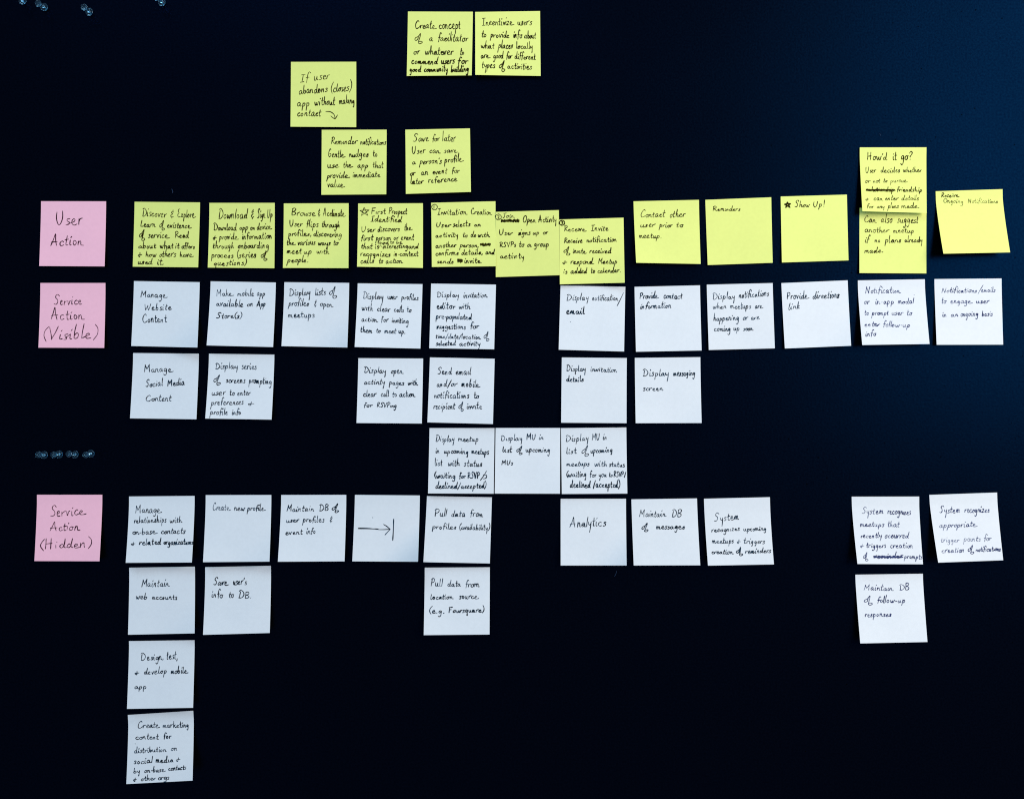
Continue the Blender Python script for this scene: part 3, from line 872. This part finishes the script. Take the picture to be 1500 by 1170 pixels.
# --- hidden service actions
n = Note(B, CS, [(189,726.9),(285,726.1),(281,823.4),(184.1,824)], 'pale blue sticky note starting "Manage relationships with on-base contacts"')
n.line(208,206,24,"Manage:92-290", .95)
n.line(284,280,21,"relationships:85-325 with:350-445", .95)
n.line(370,359,20,"on-base:72-258 contacts:285-470")
n.line(448,440,20,"+:62-95 related:122-285 organizations:305-522", 1.15)
n = Note(B, CS, [(301.3,724.9),(397.4,724.7),(394.7,822.2),(297.4,823)], 'pale blue sticky note reading "Create new profile"', curl=(0, .003))
n.line(190,190,25,"Create:668-802", .8, .6)
n.line(190,194,22,"new:830-908 profile:928-1062", 1.0)
n = Note(B, CT, [(411.9,724.7),(507.2,724.5),(504.7,821.8),(407,822.4)], 'pale blue sticky note reading "Maintain DB of user profiles & event info"')
n.line(178,166,19,"Maintain:90-275 DB:308-372 of:392-440")
n.line(248,245,18,"user:88-172 profiles:198-342 &:378-398")
n.line(332,322,18,"event:82-198 info:222-285")
n = Note(B, CT, [(519.9,724.5),(615,725.4),(612.3,822.4),(516,821.8)], 'pale blue sticky note with only an arrow pointing at a vertical bar', curl=(0, .014))
n.draw('arrow', [[(567,287),(640,289),(710,297),(780,295)],[(567,291),(640,292),(700,293)],[(735,262),(758,276),(780,295)],[(780,295),(764,312),(745,333)]], .95)
n.draw('bar', [[(803,228),(801,295),(797,368)]], 1.2)
n.draw('ink_dot', [[(661,217),(665,218)]], .7, .7, smooth=False)
n = Note(B, CT, [(625.5,726.3),(720.6,728),(717.5,824.9),(620.2,822.9)], 'pale blue sticky note reading "Pull data from profiles (availability)"')
n.line(208,210,20,"Pull:1075-1158 data:1188-1280 from:1312-1398", .95)
n.line(292,299,18,"profiles:1060-1220 (availability):1238-1445", .95)
n = Note(B, CU, [(821.3,730.2),(917,730.2),(917.9,827.9),(821.3,827.9)], 'pale blue sticky note with the single word "Analytics"', curl=(0, .008))
n.line(272,270,27,"Analytics:108-348", 1.0)
n = Note(B, CU, [(924.9,731.1),(1021,729.7),(1025.8,827.6),(928.3,827.9)], 'pale blue sticky note reading "Maintain DB of messages"', fade=.93)
n.line(206,206,20,"Maintain:558-735 DB:768-832", .9)
n.line(286,281,17,"of:572-620 messages:668-855")
n = Note(B, CU, [(1031.2,730.2),(1127.8,727.9),(1133.7,826.3),(1037.1,828.1)], 'pale blue sticky note starting "System recognizes upcoming meetups"', fade=.88)
n.line(235,224,22,"System:1042-1208", .85)
n.line(305,293,16,"recognizes:1025-1210 upcoming:1232-1380", .9)
n.line(378,378,16,"meetups:1028-1170 +:1190-1215 triggers:1232-1368", .9)
n.line(445,440,16,"creation:1025-1168 of:1185-1228 reminders:1242-1408", 1.0)
n = Note(B, CV, [(1247.6,727.2),(1346.5,727),(1352.1,826.1),(1256.1,825.7)], 'pale blue sticky note starting "System recognizes meetups" with a word scribbled out', fade=.75, ink='violet')
n.line(205,207,22,"System:160-312 recognizes:342-510", .85)
n.line(297,298,19,"meetups:148-320 that:342-428", .9)
n.line(378,378,19,"recently:150-302 occurred:322-492", .88)
n.line(447,450,19,"+:145-172 triggers:190-332 creation:362-522", .9)
n.line(525,524,18,"of:168-205 reminder:242-448 prompts:462-590", .95)
n.scribble(242,450,514,5,5, 1.15, 1.15)
n = Note(B, CV, [(1361.3,724.6),(1460.6,721.1),(1469.6,820.2),(1374.4,823.7)], 'pale blue sticky note starting "System recognizes appropriate trigger points"', fade=.72, ink='violet')
n.line(200,195,22,"System:712-860 recognizes:892-1070", .88)
n.line(304,300,20,"appropriate:712-985", .9)
n.line(408,396,19,"trigger:722-855 points:885-1010 for:1030-1085", .75, .8)
n.line(484,468,18,"creation:728-892 of:915-962 notifications:972-1150", .9)
n = Note(B, CS, [(189.2,831.1),(285.4,829.5),(285,927.2),(187.5,929.2)], 'pale blue sticky note reading "Maintain web accounts"', curl=(0, .004))
n.line(760,757,23,"Maintain:138-352", .95)
n.line(850,850,20,"web:97-185 accounts:218-405", .98)
n = Note(B, CS, [(300.5,830.3),(396.8,828.3),(395.1,926.6),(297.4,929.4)], 'pale blue sticky note reading "Save user\'s info to DB"')
n.line(745,742,26,"Save:675-792 user's:822-925", .98)
n.line(838,842,23,"info:662-748 to:790-825 DB.:862-960", .95)
n = Note(B, CT, [(622.2,831),(717.5,830.4),(717.1,928.9),(620.7,929.8)], 'pale blue sticky note starting "Pull data from location source"')
n.line(672,680,21,"Pull:1050-1130 data:1162-1250 from:1280-1375", .98)
n.line(762,755,18,"location:1048-1205 source:1238-1370", .98)
n.line(855,842,18,"(e.g.:1038-1145 Foursquare):1168-1408", 1.1)
n = Note(B, CV, [(1253,841.3),(1351.9,839.9),(1358.6,939.8),(1260.2,941.9)], 'pale blue sticky note reading "Maintain DB of follow-up responses"', fade=.85, ink='violet')
n.line(748,750,20,"Maintain:172-382 DB:428-498", .9)
n.line(838,840,20,"of:175-240 follow-up:268-470", .95)
n.line(940,938,19,"responses:180-372", .95)
n = Note(B, CW, [(188.9,938.5),(284.9,937.2),(282.8,1036.1),(186,1037.7)], 'pale blue sticky note reading "Design, test, & develop mobile app"')
n.line(230,216,24,"Design,:178-342 test,:360-442", .92)
n.line(328,320,20,"+:135-168 develop:200-362 mobile:392-515", .95)
n.line(430,430,19,"app:133-218", .95)
n = Note(B, CW, [(187.2,1046.6),(283,1040.4),(282,1142.6),(185,1147.7)], 'pale blue sticky note starting "Create marketing content", lowest note on the board', curl=(0, .002))
n.line(712,702,22,"Create:152-312 marketing:335-522", .95)
n.line(792,785,20,"content:140-305 for:340-395")
n.line(890,870,19,"distribution:130-362 on:392-435")
n.line(967,947,20,"social:128-262 media:285-408 +:428-458", 1.05)
n.line(1035,1005,18,"by:125-172 on-base:203-355 contacts:375-502")
n.line(1090,1076,17,"+:125-150 other:178-282 orgs:302-380", 1.05)
n.draw('ink_dot', [[(136,822),(140,823)]], .8, .7, smooth=False)

# ------------------------------------------------------------------ clear push pins
def lathe(profile, seg=40):
    V, F = [], []
    for (r, z) in profile:
        for i in range(seg):
            a = 2 * math.pi * i / seg
            V.append((r * math.cos(a), r * math.sin(a), z))
    for k in range(len(profile) - 1):
        for i in range(seg):
            j = (i + 1) % seg
            F.append((k * seg + i, k * seg + j, (k + 1) * seg + j, (k + 1) * seg + i))
    F.append(tuple(reversed(range(seg))))
    F.append(tuple((len(profile) - 1) * seg + i for i in range(seg)))
    return V, F
mm = .001
def rim(r, z, h, a0, a1, n=9):
    return [(r + h * math.cos(math.radians(a0 + (a1 - a0) * i / n)), z + h * math.sin(math.radians(a0 + (a1 - a0) * i / n))) for i in range(n + 1)]
PROF = [(.9, 1.6), (2.6, 1.6)] + rim(4.0, 2.0, .42, -110, 110) + [(3.4, 2.25), (2.0, 2.2), (1.5, 2.5), (1.25, 3.4), (1.05, 5.5), (1.0, 8.0), (1.05, 10.6), (1.3, 11.8),
        (2.0, 12.5)] + rim(3.05, 13.0, .58, -105, 120) + [(2.3, 13.3), (1.4, 13.15), (.3, 13.1)]
PINS = [  # flange pixel, cap pixel, label
    ((64.2,666.3), (55.5,665.5), 'clear push pin, first from the left in the row above the lowest pink note'),
    ((86.2,665.2), (77.8,665.9), 'clear push pin, second from the left in the row above the lowest pink note'),
    ((109.3,665.5), (99.8,664.6), 'clear push pin, third from the left in the row above the lowest pink note'),
    ((132.7,664.4), (124.9,666.1), 'clear push pin, last on the right in the row above the lowest pink note'),
    ((32.6,1.0), (24.3,-7.0), 'clear push pin cut by the top edge of the picture, nearest the left corner'),
    ((64.0,10.4), (55.0,5.0), 'clear push pin at top left, second from the left corner, wholly in view'),
    ((130.0,17.0), (122.4,10.2), 'clear push pin at top left, lowest of the four scattered there'),
    ((236.8,3.4), (229.0,-4.0), 'clear push pin cut by the top edge, rightmost of the four scattered there'),
]
proto = None
for idx, (fl, cp, lab) in enumerate(PINS):
    Pf, Pc = unproject(*fl, 2.3 * mm), unproject(*cp, 13.8 * mm)
    ax = Vector(Pc - Pf).normalized()
    foot = Vector(Pf) - ax * (Pf[1] * -1 / -ax[1])
    if proto is None:
        e = bpy.data.objects.new('push_pin', None)
        col.objects.link(e)
        e.empty_display_size = .005
        V, F = lathe([(r * mm, z * mm) for r, z in PROF])
        link('grip', V, F, MAT['plastic'], e, smooth=True)
        V, F = lathe([(.08 * mm, -7 * mm), (.55 * mm, -5 * mm), (.55 * mm, 1.55 * mm)], 16)
        link('needle', V, F, MAT['steel'], e, smooth=True)
        proto = e
    else:
        e = proto.copy()
        col.objects.link(e)
        for c in proto.children:
            d = c.copy()
            col.objects.link(d)
            d.parent = e
    e.location = foot
    q = ax.to_track_quat('Z', 'Y').to_matrix()
    spin = Matrix.Rotation(idx * 1.3, 3, 'Z')
    e.rotation_euler = (q @ spin).to_euler()
    e['label'] = lab
    e['category'] = 'push pin'
    e['group'] = 'clear push pins stuck in the board'

# ------------------------------------------------------------------ lint on the board
for (x0, y0, x1, y1, where) in ((251.5, 277, 253, 283, 'above the leftmost yellow row note'), (903, 836, 900, 844, 'below the Analytics note'),
                                (1287.5, 196, 1289.5, 199, 'above the How\'d it go note')):
    A_, B_ = unproject(x0, y0, .0004), unproject(x1, y1, .0006)
    M_ = (A_ + B_) / 2 + np.array([.0006, 0, 0])
    V, F = [], []
    pts = catmull([A_, M_, B_], 5)
    for i, p in enumerate(pts):
        r_ = .00022 * (1 - .5 * abs(i / (len(pts) - 1) - .5))
        for k in range(5):
            a = k * 2 * math.pi / 5
            V.append(p + np.array([r_ * math.cos(a), r_ * math.sin(a), 0]))
    for i in range(len(pts) - 1):
        for k in range(5):
            F.append((i * 5 + k, i * 5 + (k + 1) % 5, i * 5 + 5 + (k + 1) % 5, i * 5 + 5 + k))
    lt = link('lint', V, F, MAT['lint'], None, smooth=True)
    lt['label'] = 'tiny bluish lint fibre on the dark board ' + where
    lt['category'] = 'lint'
